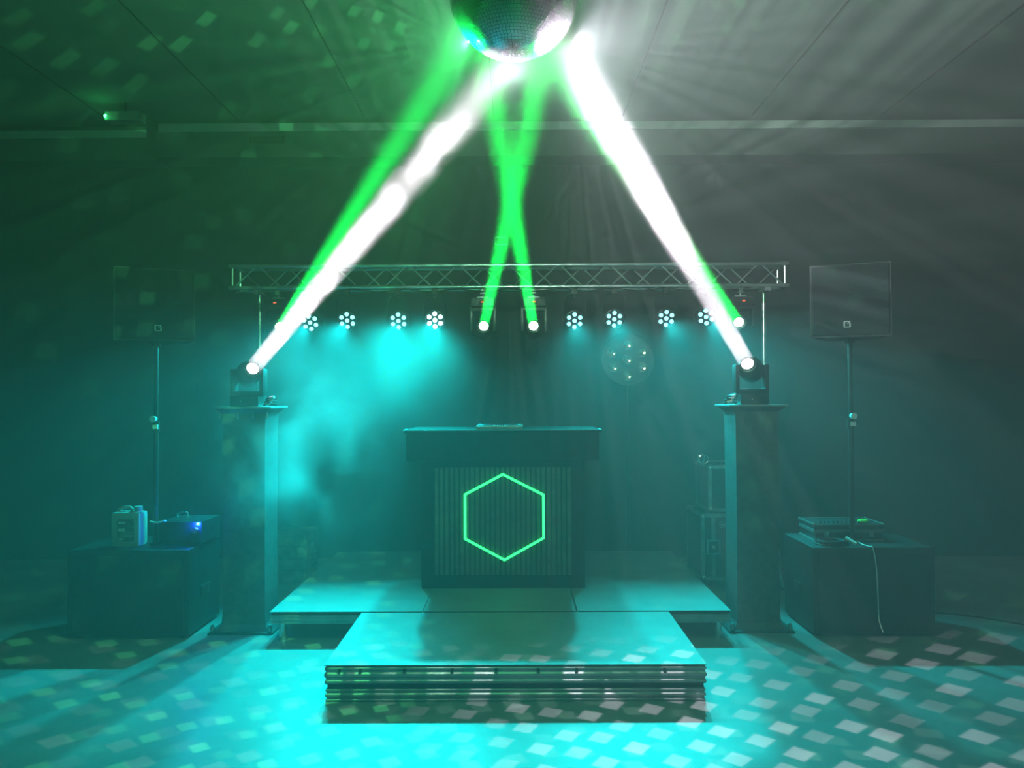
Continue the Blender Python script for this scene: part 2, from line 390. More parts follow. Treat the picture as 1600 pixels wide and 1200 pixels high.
# ------------------------------------------------------------------ totems
def totem(x0, y0, label, side, shiny=False):
    t = T('truss_totem', label, 'light stand column', (x0, y0, 0))
    w2 = .145
    b = BM(); box(b, (0, 0, .006), (.44, .44, .012), .003); P('base_plate', b, M_black, t)
    b = BM()
    zs = [(.012, .18), (.05, .150), (.12, w2), (.7, w2 - .003), (1.40, w2), (1.49, .150), (1.525, .185)]
    rings_ = [[b.verts.new((sx * h, sy * h, z)) for sx, sy in ((-1, -1), (1, -1), (1, 1), (-1, 1))] for z, h in zs]
    for i in range(len(rings_) - 1):
        for k in range(4): b.faces.new((rings_[i][k], rings_[i][(k + 1) % 4], rings_[i + 1][(k + 1) % 4], rings_[i + 1][k]))
    b.faces.new(rings_[0]); b.faces.new(rings_[-1])
    P('cloth_cover', b, M_cloth, t)
    b = BM(); box(b, (0, 0, 1.532), (.40, .40, .012), .002); P('top_plate', b, M_alud, t)
    for (sx, sy) in ((-1, -1), (1, -1), (1, 1), (-1, 1)):
        b = BM(); lathe(b, [(.011, 0), (.016, .01), (.016, .03), (.010, .042), (.010, .05)], Matrix.Translation((sx * .195, sy * .195, .012)))
        P('coupler', b, M_alu, t, smooth=True)
    if shiny:
        for fx in (-.155, -.03, .075, .17):
            b = BM(); cyl(b, (fx, -.188, 1.50), (fx, -.188, 1.455), .005, .007, seg=10); P('hanging_pin', b, M_chrome, t)
    return t
totem(1.66, 5.50, 'tall column in black stretch cloth right of the stage, carrying a white beam lamp', 1)
totem(-1.86, 5.50, 'tall column in black stretch cloth left of the stage, half lost in haze', -1, True)

# ------------------------------------------------------------------ moving heads
def moving_head(kind, lens_c, target, base_z, label, hang, group=None):
    """lens_c: where the lens is; base_z: height of the mounting face"""
    d = (Vector(target) - lens_c).normalized()
    piv = lens_c - d * .085
    t = T('moving_head_light', label, 'stage light', (piv.x, piv.y, base_z), 0, group)
    o = Vector((piv.x, piv.y, base_z)); s = -1 if hang else 1
    hz = piv.z - base_z                                  # pivot height relative to base (negative if hanging)
    bh = .075
    b = BM(); box(b, (0, 0, s * bh / 2), (.20, .20, bh), .012); P('base', b, M_blackp, t, smooth=True)
    b = BM(); box(b, (0, -.102, s * bh * .55), (.07, .004, .028), .001); P('display', b, M_ply, t)
    if hang:
        b = BM(); box(b, (.0, -.1055, s * bh * .5), (.024, .003, .008)); P('display_digits', b, M_red, t, 'glowing red display digits')
    else:
        b = BM(); sph(b, (-.02, -.105, bh * .5), .004, u=8, v=6); P('status_lamp', b, M_labelw, t)
    b = BM()
    zz = s * bh
    yaw = math.atan2(d.y, d.x) + math.pi / 2             # yoke turned with the lamp, kept near square to the stage
    yaw = 0.0
    box(b, (0, 0, zz + s * .018), (.232, .095, .036), .012)
    top = hz
    for k in (-1, 1):
        box(b, (k * .103, 0, (zz + top + s * .03) / 2), (.030, .095, abs(top + s * .03 - zz)), .012)
    P('yoke', b, M_blackp, t, smooth=True)
    b = BM()
    q = d.to_track_quat('Z', 'Y').to_matrix().to_4x4()
    m = Matrix.Translation((0, 0, hz)) @ q
    lathe(b, [(.035, -.105), (.066, -.092), (.084, -.055), (.088, 0), (.082, .03), (.068, .055), (.060, .078), (.048, .080)], m, 28)
    cyl(b, (-.092, 0, hz), (.092, 0, hz), .02, seg=16)
    h = P('head', b, M_blackp, t, smooth=True)
    b = BM(); lathe(b, [(.040, .074), (.040, .083), (.034, .087), (.0, .089)], m, 24)
    P('lens', b, M_lens_g if kind == 'g' else M_lens_w, h, 'lit green lens' if kind == 'g' else 'lit white lens', smooth=True)
    b = BM(); lathe(b, [(.047, .078), (.047, .088), (.041, .088), (.041, .078)], m, 24); P('lens_rim', b, M_black, h, smooth=True)
    if hang:
        b = BM(); box(b, (0, 0, .012), (.10, .03, .02), .003); cyl(b, (0, 0, .02), (0, 0, .045), .008)
        dy = TRUSS_Y - .095 - piv.y; box(b, (0, dy / 2, .048), (.04, abs(dy) + .03, .014), .002); box(b, (0, dy, .066), (.03, .02, .03), .002)
        ring(b, (0, dy, Z_TB - base_z), .023, .004, 'X', 18, (-60, 240)); P('clamp', b, M_alud, t, smooth=True)
    else:
        for k in (-1, 1):
            b = BM(); box(b, (k * .07, 0, .003), (.03, .16, .006), .001); P('foot', b, M_rubber, t)
    return t
Z_TB = 2.565   # lower chord of the truss
for (p, tg, lab) in zip(GREENS, G_AIM, ('green moving head hanging near the left end of the truss, behind the white beam',
                        'green moving head under the truss, left one of the middle pair',
                        'green moving head under the truss, right one of the middle pair',
                        'green moving head hanging near the right end of the truss')):
    moving_head('g', p, tg, Z_TB - .105, lab, True, 'green moving heads under the truss')
moving_head('w', WHITES[0], W_AIM[0], 1.538, 'white beam moving head standing on the left cloth covered column', False, 'white moving heads on the columns')
moving_head('w', WHITES[1], W_AIM[1], 1.538, 'white beam moving head standing on the right cloth covered column', False, 'white moving heads on the columns')

# ------------------------------------------------------------------ truss
x1, x2 = W(362, 0, 6.8).x, W(1228, 0, 6.8).x
z1 = Z_TB; z2 = z1 + .19; ya, yb_ = TRUSS_Y - .095, TRUSS_Y + .095
t = T('lighting_truss', 'long aluminium truss spanning above the stage, carrying the lamps', 'truss', ((x1 + x2) / 2, TRUSS_Y, z1 - .0175))
o = t.location.copy()
for (y, z) in ((ya, z1), (ya, z2), (yb_, z1), (yb_, z2)):
    b = BM(); cyl(b, Vector((x1, y, z)) - o, Vector((x2, y, z)) - o, .0175, seg=14)
    for k in range(3):
        for e in (0,): 
            xx = (x1, (x1 + x2) / 2, x2)[k]; cyl(b, Vector((xx - .03, y, z)) - o, Vector((xx + .03, y, z)) - o, .021, seg=14)
    P('chord', b, M_alu, t, smooth=True)
n = 22; st = (x2 - x1) / n
for fi, y in enumerate((ya, yb_)):
    b = BM()
    for i in range(n):
        a, c = (z1, z2) if (i + fi) % 2 == 0 else (z2, z1)
        cyl(b, Vector((x1 + i * st + .01, y, a)) - o, Vector((x1 + (i + 1) * st - .01, y, c)) - o, .0075, seg=8)
    P('zigzag_brace', b, M_alu, t)
for z in (z1, z2):
    b = BM()
    for i in range(n):
        a, c = (ya, yb_) if i % 2 == 0 else (yb_, ya)
        cyl(b, Vector((x1 + i * st + .01, a, z)) - o, Vector((x1 + (i + 1) * st - .01, c, z)) - o, .0065, seg=8)
    P('zigzag_brace', b, M_alu, t)
for x in (x1, x2):
    b = BM()
    for (p, q) in (((ya, z1), (ya, z2)), ((yb_, z1), (yb_, z2)), ((ya, z1), (yb_, z1)), ((ya, z2), (yb_, z2))):
        cyl(b, Vector((x, *p)) - o, Vector((x, *q)) - o, .010, seg=8)
    P('end_frame', b, M_alu, t)
b = BM()
ctrl = []
for i in range(17):
    x = x1 + .6 + (x2 - x1 - 1.2) * i / 16
    ctrl.append((x, ya - .02, z1 - .022 - (.022 if i % 2 else .0)))
tube(b, spline(ctrl, 5), .006, 6)
tag(P('power_cable', b, M_rubber), 'black power cable strung loosely along the underside of the truss', 'cable')

# winch stands
for px, lab in ((405, 'telescopic lifting stand holding up the left end of the truss'), (1194, 'telescopic lifting stand holding up the right end of the truss')):
    x = W(px, 0, TRUSS_Y).x
    t = T('lifting_stand', lab, 'lighting stand', (x, TRUSS_Y, 0))
    b = BM(); cyl(b, (0, 0, .10), (0, 0, 1.5), .030); P('lower_mast', b, M_alud, t, smooth=True)
    b = BM(); cyl(b, (0, 0, 1.5), (0, 0, 2.42), .021); P('middle_mast', b, M_alu, t, smooth=True)
    b = BM(); cyl(b, (0, 0, 2.42), (0, 0, 2.515), .012); P('upper_mast', b, M_alu, t, smooth=True)
    b = BM(); box(b, (0, 0, 2.53), (.05, .26, .03), .004); P('truss_fork', b, M_alud, t)
    b = BM(); box(b, (.0, -.05, 1.1), (.09, .09, .13), .008); cyl(b, (0, -.10, 1.1), (0, -.14, 1.1), .006); cyl(b, (0, -.14, 1.1), (0, -.14, 1.2), .008); P('winch', b, M_black, t)
    for a in (90, -90, 0 if px > 800 else 180):
        a = R(a); dx, dy = math.cos(a) * .34, math.sin(a)
        b = BM(); cyl(b, (dx * .03, dy * .03, .75), (dx * .42, dy * .42, .02), .013); cyl(b, (dx * .03, dy * .03, .2), (dx * .26, dy * .26, .29), .009)
        sph(b, (dx * .42, dy * .42, .02), .02, u=10, v=8); P('leg', b, M_alud, t, smooth=True)

# ------------------------------------------------------------------ LED par cans
par_lab = ['teal LED par can left of the truss row, partly crossed by the white beam',
           'teal LED par can under the truss, second from the left',
           'dimmer teal LED par can under the truss, third from the left',
           'brightest teal LED par can, glaring just left of the green pair',
           'teal LED par can under the truss, first one right of the green pair',
           'teal LED par can under the truss, directly above the round lamp wheel',
           'teal LED par can under the truss, third one right of the green pair',
           'teal LED par can at the right end, beside the white beam']
for i, (p, tg) in enumerate(zip(PAR_POS, par_aim)):
    d = (tg - p).normalized(); dv = (d + Vector((0, -1, 0)) * 1.3).normalized()
    t = T('par_can', par_lab[i], 'stage light', (p.x, TRUSS_Y - .095, Z_TB - .031), 0)
    o = t.location.copy(); m = Matrix.Translation(p - o) @ dv.to_track_quat('Z', 'Y').to_matrix().to_4x4()
    b = BM(); lathe(b, [(.05, -.10), (.07, -.09), (.088, -.06), (.092, -.01), (.092, .028), (.086, .030), (.082, .012), (.0, .012)], m, 32)
    P('housing', b, M_blackp, t, smooth=True)
    for k in range(7):
        if k == 0: c = Vector((0, 0, .014))
        else: a = R(60 * k + 30 + (8 if i in (0, 7) else 0)); c = Vector((.056 * math.cos(a), .056 * math.sin(a), .014))
        b = BM(); lathe(b, [(.0185, 0), (.0185, .006), (.012, .012), (.0, .014)], m @ Matrix.Translation(c), 16)
        P('led_lens', b, M_led2 if i == 3 else M_led, t, 'lit teal LED lens', smooth=True)
    b = BM()
    pc = p - o; sd = Vector((1, 0, 0))
    top = Vector((pc.x, 0, -.05))
    tube(b, spline([pc - sd * .10, pc - sd * .102 + Vector((0, 0, .08)), Vector((pc.x - .07, 0, -.05)), Vector((pc.x + .07, 0, -.05)), pc + sd * .102 + Vector((0, 0, .08)), pc + sd * .10], 5), .006, 6)
    P('yoke_bracket', b, M_black, t)
    b = BM(); box(b, (0, 0, -.012), (.05, .05, .05), .005); cyl(b, (0, 0, -.06), (0, 0, -.03), .008); P('clamp', b, M_black, t)

# ------------------------------------------------------------------ round seven lamp wheel on a pole
c = W(981, 562, 7.2)
t = T('lamp_wheel', 'round dark fixture with seven unlit lamps on a thin pole behind the stage', 'stage light', (c.x, 7.2, 0))
m = Matrix.Translation((0, 0, c.z)) @ Vector((0, -1, 0)).to_track_quat('Z', 'Y').to_matrix().to_4x4()
b = BM(); lathe(b, [(.12, -.07), (.225, -.04), (.238, -.01), (.238, .0), (.0, .0)], m, 48); P('body', b, M_black, t, smooth=True)
b = BM(); ring(b, (0, -.004, c.z), .243, .005, 'Y', 56); P('rim', b, M_blackp, t)
for px, py in ((980, 540), (956, 552), (1003, 551), (980, 563), (958, 575), (1003, 575), (980, 588)):
    q = W(px, py, 7.2) - Vector((c.x, 7.2, 0)); mm = Matrix.Translation((q.x, -.003, q.z)) @ Vector((0, -1, 0)).to_track_quat('Z', 'Y').to_matrix().to_4x4()
    b = BM(); lathe(b, [(.046, 0), (.046, .03), (.042, .03), (.034, .012), (.015, .006), (.0, .005)], mm, 24)
    l = P('lamp', b, M_lampglass, t, smooth=True)
    b = BM(); lathe(b, [(.006, .004), (.010, .016), (.010, .028), (.0, .036)], mm, 12); P('bulb', b, M_pvc, l, smooth=True)
    b = BM(); box(b, (q.x, -.036, q.z - .040), (.05, .004, .006), .001); P('lip', b, M_chrome, l)
b = BM(); cyl(b, (0, .03, .03), (0, .03, c.z - .2), .011); P('pole', b, M_blackp, t, smooth=True)
b = BM(); lathe(b, [(.2, 0), (.2, .012), (.03, .03), (.02, .05)], Matrix.Translation((0, .03, 0))); P('base', b, M_black, t, smooth=True)

# ------------------------------------------------------------------ mirror ball
t = T('mirror_ball', 'large mirror ball hanging from the ceiling at the top of the view', 'mirror ball', BALL)
b = BM(); sph(b, (0, 0, 0), BALL_R - .004, u=48, v=32); P('core', b, M_core, t, smooth=True)
b = BM(); rows = 60
for i in range(rows):
    el = -math.pi / 2 + (i + .5) * math.pi / rows
    k = max(4, int(2 * math.pi * math.cos(el) / (math.pi / rows)))
    s_ = math.pi / rows * .46 * BALL_R
    for j in range(k):
        az = 2 * math.pi * (j + .5 * (i % 2)) / k
        nrm = Vector((math.cos(el) * math.cos(az), math.cos(el) * math.sin(az), math.sin(el)))
        e1 = Vector((-math.sin(az), math.cos(az), 0)); e2 = nrm.cross(e1)
        nn = (nrm + e1 * random.uniform(-.02, .02) + e2 * random.uniform(-.02, .02)).normalized()
        f1 = (e1 - nn * e1.dot(nn)).normalized(); f2 = nn.cross(f1)
        c0 = nrm * (BALL_R + .0005)
        b.faces.new([b.verts.new(c0 + f1 * (sa * s_) + f2 * (sb * s_)) for sa, sb in ((-1, -1), (1, -1), (1, 1), (-1, 1))])
P('mirror_tiles', b, M_mirror, t)
b = BM(); cyl(b, (0, 0, BALL_R - .01), (0, 0, BALL_R + .03), .03); ring(b, (0, 0, BALL_R + .045), .015, .003, 'Y', 16); P('cap', b, M_alud, t)
b = BM(); cyl(b, (0, 0, BALL_R + .055), (0, 0, H - BALL.z - .07), .003, seg=8); P('chain', b, M_alud, t)
b = BM(); box(b, (0, 0, H - BALL.z - .035), (.12, .12, .07), .008); P('motor', b, M_black, t)

# ------------------------------------------------------------------ speakers, poles and subwoofers
def sub(x0, x1_, y0, dep, h, label, cup):
    t = T('subwoofer', label, 'subwoofer', ((x0 + x1_) / 2, y0 + dep / 2, 0)); w_ = x1_ - x0
    b = BM(); box(b, (0, 0, h / 2 + .01), (w_, dep, h - .02), .008); P('cabinet', b, M_black, t)
    b = BM(); box(b, (0, -dep / 2 - .006, h / 2), (w_ - .06, .012, h - .08), .004); P('grille', b, M_grille, t)
    for k in (-1, 1):
        b = BM(); box(b, (k * (w_ / 2 + .001), 0, h * .45), (.01, .15, .07), .004); P('handle', b, M_blackp, t)
        for e in (-1, 1):
            b = BM(); cyl(b, (k * (w_ / 2 - .06), e * (dep / 2 - .06), 0), (k * (w_ / 2 - .06), e * (dep / 2 - .06), .022), .02); P('foot', b, M_rubber, t)
    b = BM(); cyl(b, (cup[0] - t.location.x, cup[1] - t.location.y, h), (cup[0] - t.location.x, cup[1] - t.location.y, h + .008), .04); P('pole_cup', b, M_blackp, t)
    return t
HS = .59
pr = Vector((W(1328, 0, 5.38).x, 5.38)); pl = Vector((W(243, 0, 5.42).x, 5.42))
sub(1.973, 2.775, 5.19, .56, HS, 'large black subwoofer on the floor right of the stage, topped with gear cases', pr)
sub(-2.975, -2.173, 5.19, .56, HS, 'large black subwoofer on the floor left of the stage, under the plastic canister', pl)
def pole(x, y, z0, z1_, label):
    t = T('speaker_pole', label, 'speaker pole', (x, y, z0))
    L = z1_ - z0
    b = BM(); cyl(b, (0, 0, 0), (0, 0, L * .60), .0175); P('lower_tube', b, M_black, t, smooth=True)
    b = BM(); cyl(b, (0, 0, L * .60), (0, 0, L), .0145); P('upper_tube', b, M_blackp, t, smooth=True)
    zk = 1.59 - (652 - 622) * y / F - z0
    b = BM(); cyl(b, (0, 0, zk - .09), (0, 0, zk - .02), .025); P('collar', b, M_blackp, t, smooth=True)
    b = BM(); cyl(b, (0, -.02, zk), (0, -.055, zk), .019, .022); cyl(b, (0, -.055, zk), (0, -.060, zk), .010); P('knob', b, M_labelw, t, smooth=True)
    b = BM(); box(b, (.006, -.022, zk - .055), (.036, .012, .030), .002); P('clip', b, M_labelw, t)
    return t
def speaker(c, yaw, label, lx):
    t = T('loudspeaker', label, 'loudspeaker', c, yaw)
    w_, h_, d_ = .50, .49, .36
    b = BM()   # trapezoid cabinet, narrower at the back
    f = [(-w_ / 2, -d_ / 2), (w_ / 2, -d_ / 2), (w_ / 2 - .09, d_ / 2), (-w_ / 2 + .09, d_ / 2)]
    lo = [b.verts.new((x, y, 0)) for x, y in f]; hi = [b.verts.new((x, y, h_)) for x, y in f]
    b.faces.new(lo); b.faces.new(hi)
    for k in range(4): b.faces.new((lo[k], lo[(k + 1) % 4], hi[(k + 1) % 4], hi[k]))
    bmesh.ops.bevel(b, geom=b.edges[:], offset=.008, segments=2, affect='EDGES')
    P('cabinet', b, M_black, t)
    b = BM(); box(b, (0, -d_ / 2 - .005, h_ / 2), (w_ - .03, .01, h_ - .03), .003); P('grille', b, M_grille, t)
    b = BM()
    for (x, z, sx, sz) in ((0, h_ - .004, w_, .006), (0, .004, w_, .006), (-w_ / 2 + .003, h_ / 2, .006, h_), (w_ / 2 - .003, h_ / 2, .006, h_)):
        box(b, (x, -d_ / 2 - .006, z), (sx, .010, sz))
    P('front_frame', b, M_edge, t)
    b = BM(); s_ = .018; y_ = -d_ / 2 - .013; z_ = .085       # small square badge with a sloped stroke
    for (x, z, sx, sz) in ((lx, z_ + s_, s_ * 2, .004), (lx, z_ - s_, s_ * 2, .004), (lx - s_, z_, .004, s_ * 2), (lx + s_, z_ - .004, .004, s_ * 1.5)):
        box(b, (x, y_, z), (sx + .004, .003, sz))
    box(b, (lx + .010, y_, z_ + .010), (.004, .003, .022), rot=Matrix.Rotation(R(45), 3, 'Y'))
    P('badge', b, M_labelw, t, 'small pale square badge')
    b = BM(); cyl(b, (0, 0, -.03), (0, 0, .01), .03); P('pole_socket', b, M_blackp, t)
zsb = 1.59 + (622 - 533) * 5.45 / F
pole(pr.x, pr.y, HS + .008, zsb - .02, 'black speaker pole rising from the right subwoofer')
pole(pl.x, pl.y, HS + .008, zsb - .02, 'black speaker pole rising from the left subwoofer')
speaker((pr.x, pr.y, zsb), R(-22), 'black loudspeaker on the pole at the right, turned towards the room', -.02)
speaker((pl.x, pl.y, zsb), R(22), 'black loudspeaker on the pole at the left, turned towards the room', .02)

# ------------------------------------------------------------------ canister and haze machine on the left subwoofer
p = W(199, 855, 5.33)
t = T('plastic_canister', 'pale translucent plastic canister with printed label on the left subwoofer', 'canister', (p.x, 5.36, HS))
b = BM(); box(b, (0, 0, .118), (.195, .13, .236), .028); P('body', b, M_pvc, t, smooth=True)
b = BM(); tube(b, spline([(-.085, 0, .225), (-.055, 0, .255), (.0, 0, .262), (.022, 0, .238)], 6), .011, 10); P('handle', b, M_pvc, t, smooth=True)
b = BM(); lathe(b, [(.024, .225), (.024, .238), (.027, .240), (.027, .268), (.0, .270)], Matrix.Translation((.06, 0, 0)), 24); P('cap', b, M_pvc, t, smooth=True)
b = BM(); box(b, (.005, -.0665, .115), (.115, .003, .15), .001); lb = P('printed_label', b, M_label, t)
b = BM()
box(b, (-.022, -.0690, .118), (.045, .002, .020)); box(b, (-.02, -.0690, .165), (.05, .002, .014)); box(b, (-.025, -.0690, .055), (.03, .002, .01))
for k in range(4): box(b, (.012, -.0690, .072 + k * .010), (.08, .0015, .0018))
P('label_print', b, M_labelw, lb)
p = W(290, 835, 5.5)
t = T('haze_machine', 'black haze machine with a blue indicator lamp, on the left subwoofer', 'haze machine', (p.x + .02, 5.53, HS))
b = BM(); box(b, (0, 0, .085), (.30, .34, .15), .012); P('body', b, M_blackp, t, smooth=True)
for k in (-1, 1):
    b = BM(); box(b, (k * .10, 0, .005), (.04, .26, .01), .002); P('foot', b, M_rubber, t)
b = BM(); cyl(b, (.11, -.165, .10), (.11, -.20, .105), .022, .018); P('nozzle', b, M_alud, t, smooth=True)
q = W(306, 817, 5.33) - t.location
b = BM(); sph(b, (q.x, -.172, q.z), .0055, u=12, v=8); P('indicator_lamp', b, M_blue, t, 'glowing blue indicator lamp')
BLUE = t.location + Vector((q.x, -.19, q.z))
b = BM(); tube(b, spline([(-.09, .0, .158), (-.09, .0, .19), (-.06, .0, .20), (-.02, .0, .20), (-.02, .0, .158)], 4), .006); P('handle', b, M_alu, t)
b = BM(); tube(b, spline([W(e_, f_, 5.36) - t.location for e_, f_ in ((234, 812), (246, 814), (258, 811))] + [Vector((-.15, -.06, .11))], 5), .006)
P('hose', b, M_labelw, t, 'short pale hose', smooth=True)
l = bpy.data.lights.new('blue_indicator', 'POINT'); l.energy = 5; l.color = (.01, .08, 1); l.shadow_soft_size = .01
lo_ = bpy.data.objects.new('blue_indicator', l); C.objects.link(lo_); lo_.location = BLUE

# ------------------------------------------------------------------ gear on the right subwoofer
p = W(1305, 835, 5.5)
t = T('mixer_case', 'thin open aluminium-edged case of sound gear on the right subwoofer', 'gear case', (W(1309, 0, 5.59).x, 5.585, HS))
b = BM(); box(b, (0, 0, .032), (.46, .28, .064), .003); P('tray', b, M_case, t)
b = BM(); box(b, (0, 0, .092), (.48, .29, .045), .003); P('lid', b, M_case, t)
b = BM()
for z in (.062, .004, .072, .112):
    for e in (-1, 1):
        box(b, (0, e * .144, z), (.485, .006, .012)); box(b, (e * .240, 0, z), (.006, .29, .012))
P('edge_profile', b, M_alud, t)
for e in (-1, 1):
    for f_ in (-1, 1):
        b = BM(); sph(b, (e * .238, f_ * .142, .113), .012, u=10, v=8); P('ball_corner', b, M_chrome, t, smooth=True)
for e in (-.155, .155):
    b = BM(); box(b, (e, -.148, .045), (.035, .008, .04), .002); box(b, (e, -.153, .05), (.014, .006, .016)); P('latch', b, M_alu, t)
for i in range(12):
    b = BM(); cyl(b, (-.18 + i * .03, -.10, .113), (-.18 + i * .03, -.10, .128), .006, seg=8); P('knob', b, M_blackp, t)
b = BM(); ring(b, (0, 0, .011), .026, .011, 'Z', 24); tp = P('tape_roll', b, M_limetape, loc=(W(1345, 0, 5.5).x, 5.50, HS + .115), smooth=True); tag(tp, 'small lime green roll of tape lying on the sound gear case', 'tape roll')
b = BM()
for k in range(5): ring(b, (random.uniform(-.006, .006), random.uniform(-.006, .006), .006 + k * .006), .085 + random.uniform(-.008, .008), .005, 'Z', 30)
tube(b, spline([(.08, .0, .01), (.12, -.02, .006), (.14, .03, .006)], 5), .005)
cc = P('cable_coil', b, M_rubber, loc=(W(1294, 0, 5.3).x, 5.30, HS + .0), smooth=True); tag(cc, 'coiled black cable lying on the front of the right subwoofer', 'cable')
# white cord with its connector
a0 = W(1316, 829, 5.33); a0.z = HS + .035
t = T('white_cord', 'thin white cord with a pale plug, hanging down the front of the right subwoofer', 'cord', (W(1340, 0, 5.3).x, 5.3, HS))
o = t.location.copy()
pts = [W(1336, 829, 5.36), W(1343, 838, 5.27), W(1354, 848, 5.20), W(1360, 858, 5.168), W(1365, 890, 5.165), W(1367, 940, 5.165), W(1368, 968, 5.15), W(1374, 988, 5.08)]
pts[0].z = HS + .012; pts[1].z = HS + .008; pts[2].z = HS + .006
b = BM(); tube(b, [q - o for q in spline(pts, 8)], .0035, 6); P('cable', b, M_whitec, t, smooth=True)
b = BM(); cyl(b, Vector((W(1315, 0, 5.33).x, 5.30, HS + .045)) - o, Vector((W(1326, 0, 5.33).x, 5.24, HS + .013)) - o, .012, .010, seg=14); P('plug', b, M_whitec, t, smooth=True)

# ------------------------------------------------------------------ flight cases behind the right column
def flight_case(x0, y0, z0, w_, d_, h_, label, casters, latches):
    t = T('flight_case', label, 'flight case', (x0 + w_ / 2, y0 + d_ / 2, z0))
    zb = .0 if not casters else .07
    b = BM(); box(b, (0, 0, zb + h_ / 2), (w_ - .006, d_ - .006, h_ - .006)); P('panels', b, M_case, t)
    b = BM(); e = .028
    for sx in (-1, 1):
        for sy in (-1, 1): box(b, (sx * (w_ / 2 - e / 2), sy * (d_ / 2 - e / 2), zb + h_ / 2), (e, e, h_), .002)
        for z in (e / 2, h_ - e / 2): box(b, (sx * (w_ / 2 - e / 2), 0, zb + z), (e, d_, e), .002)
    for sy in (-1, 1):
        for z in (e / 2, h_ - e / 2): box(b, (0, sy * (d_ / 2 - e / 2), zb + z), (w_, e, e), .002)
    if latches:
        box(b, (-w_ / 2 + .10, -d_ / 2 + .010, zb + h_ / 2), (.03, .024, h_), .002)
    P('edge_profile', b, M_alud, t)
    for sx in (-1, 1):
        for sy in (-1, 1):
            for z in (.022, h_ - .022):
                b = BM(); sph(b, (sx * (w_ / 2 - .020), sy * (d_ / 2 - .020), zb + z), .026, u=12, v=8); P('ball_corner', b, M_alu, t, smooth=True)
    if latches:
        for lx in (-w_ / 2 + .10, -w_ / 2 + .36):
            b = BM(); box(b, (lx, -d_ / 2 - .006, zb + h_ * .50), (.115, .010, .125), .006); l = P('latch', b, M_alu, t)
            b = BM(); box(b, (lx, -d_ / 2 - .012, zb + h_ * .50), (.085, .006, .095), .003); P('latch_dish', b, M_ply, l)
            b = BM(); cyl(b, (lx, -d_ / 2 - .013, zb + h_ * .50), (lx, -d_ / 2 - .022, zb + h_ * .50), .02, .016); box(b, (lx, -d_ / 2 - .024, zb + h_ * .5), (.045, .006, .012), rot=Matrix.Rotation(R(35), 3, 'Y')); P('butterfly_turn', b, M_chrome, l)
        b = BM(); ring(b, (-w_ / 2 + .175, -d_ / 2 - .001, zb + h_ - .09), .024, .002, 'Y', 24)
        box(b, (-w_ / 2 + .175, -d_ / 2 - .001, zb + h_ - .09), (.026, .003, .008))
        for k in range(2): box(b, (-w_ / 2 + .225 + k * .03, -d_ / 2 - .001, zb + h_ - .082), (.016, .003, .012))
        P('badge', b, M_alud, t)
    if casters:
        for sx in (-1, 1):
            for sy in (-1, 1):
                b = BM(); x, y = sx * (w_ / 2 - .08), sy * (d_ / 2 - .08)
                cyl(b, (x - .014, y, .033), (x + .014, y, .033), .033, seg=18); box(b, (x, y, .062), (.05, .06, .012)); P('caster', b, M_blackp, t, smooth=True)
    return t
flight_case(1.545, 6.5, 0, .56, .55, .55, 'lower wheeled flight case with butterfly latches, partly behind the right column', True, True)
flight_case(1.625, 6.56, .628, .46, .48, .39, 'upper flight case stacked on the wheeled one, partly behind the right column', False, False)
zt = 1.020
t = T('cable_tester', 'small round shiny cable reel standing on the upper flight case', 'reel', (W(1097, 0, 6.65).x, 6.64, zt))
b = BM(); cyl(b, (0, -.02, .045), (0, .02, .045), .028); P('core', b, M_black, t, smooth=True)
for k in (-1, 1):
    b = BM(); ring(b, (0, k * .022, .045), .038, .006, 'Y', 28); box(b, (0, k * .022, .045), (.012, .006, .07), rot=Matrix.Rotation(R(20), 3, 'Y')); P('flange', b, M_chrome, t, smooth=True)
b = BM(); tube(b, spline([(-.10, 0, .006), (-.05, -.03, .006), (.02, .02, .012), (.08, -.02, .006), (.14, .03, .006), (.05, .05, .008), (-.04, .03, .006)], 8), .006)
cl = P('loose_cable', b, M_rubber, loc=(1.78, 6.68, zt), smooth=True); tag(cl, 'loose dark cable lying on top of the upper flight case', 'cable')

# ------------------------------------------------------------------ odds and ends
# cables beside each white moving head
for (x, lab) in ((1.485, 'bundle of black cable ends beside the right white moving head'), (-1.70, 'bundle of black cable ends beside the left white moving head')):
    t = T('cable_bundle', lab, 'cable', (x, 5.40, 1.538))
    for k in range(3):
        b = BM(); tube(b, spline([(-.04 + .01 * k, 0, .008 + .02 * k), (.0, -.02, .02 + .02 * k), (.05, .0, .012 + .022 * k)], 6), .0075)
        P('cable', b, M_rubber, t, smooth=True)
        b = BM(); cyl(b, (-.02 + .012 * k, -.012, .018 + .02 * k), (.015 + .012 * k, -.022, .026 + .02 * k), .011, seg=12); P('plug', b, M_alu, t, smooth=True)
# crate behind the stage, left
t = T('wooden_crate', 'rough grey wooden crate on the floor behind the left end of the stage', 'crate', (W(457, 0, 6.9).x, 6.95, 0))
b = BM()
for k in range(4):
    for e in (-1, 1):
        box(b, (0, e * .20, .055 + k * .105), (.32, .018, .095), .002); box(b, (e * .151, 0, .055 + k * .105), (.018, .38, .095), .002)
P('side_board', b, M_wood, t)
b = BM()
for e in (-1, 1):
    for f_ in (-1, 1): box(b, (e * .13, f_ * .18, .21), (.03, .03, .42))
P('corner_post', b, M_wood, t)
b = BM(); box(b, (0, 0, .415), (.30, .38, .012)); P('lid', b, M_wood, t)
# dark cable on the floor at the right
b = BM(); tube(b, spline([(2.80, 5.62, .006), (3.05, 5.75, .006), (3.35, 5.6, .006), (3.62, 5.35, .006), (4.0, 5.05, .006), (4.6, 4.8, .006)], 8), .006, 6)
fc = P('floor_cable', b, M_rubber, smooth=True); tag(fc, 'dark cable trailing across the floor right of the right subwoofer', 'cable')
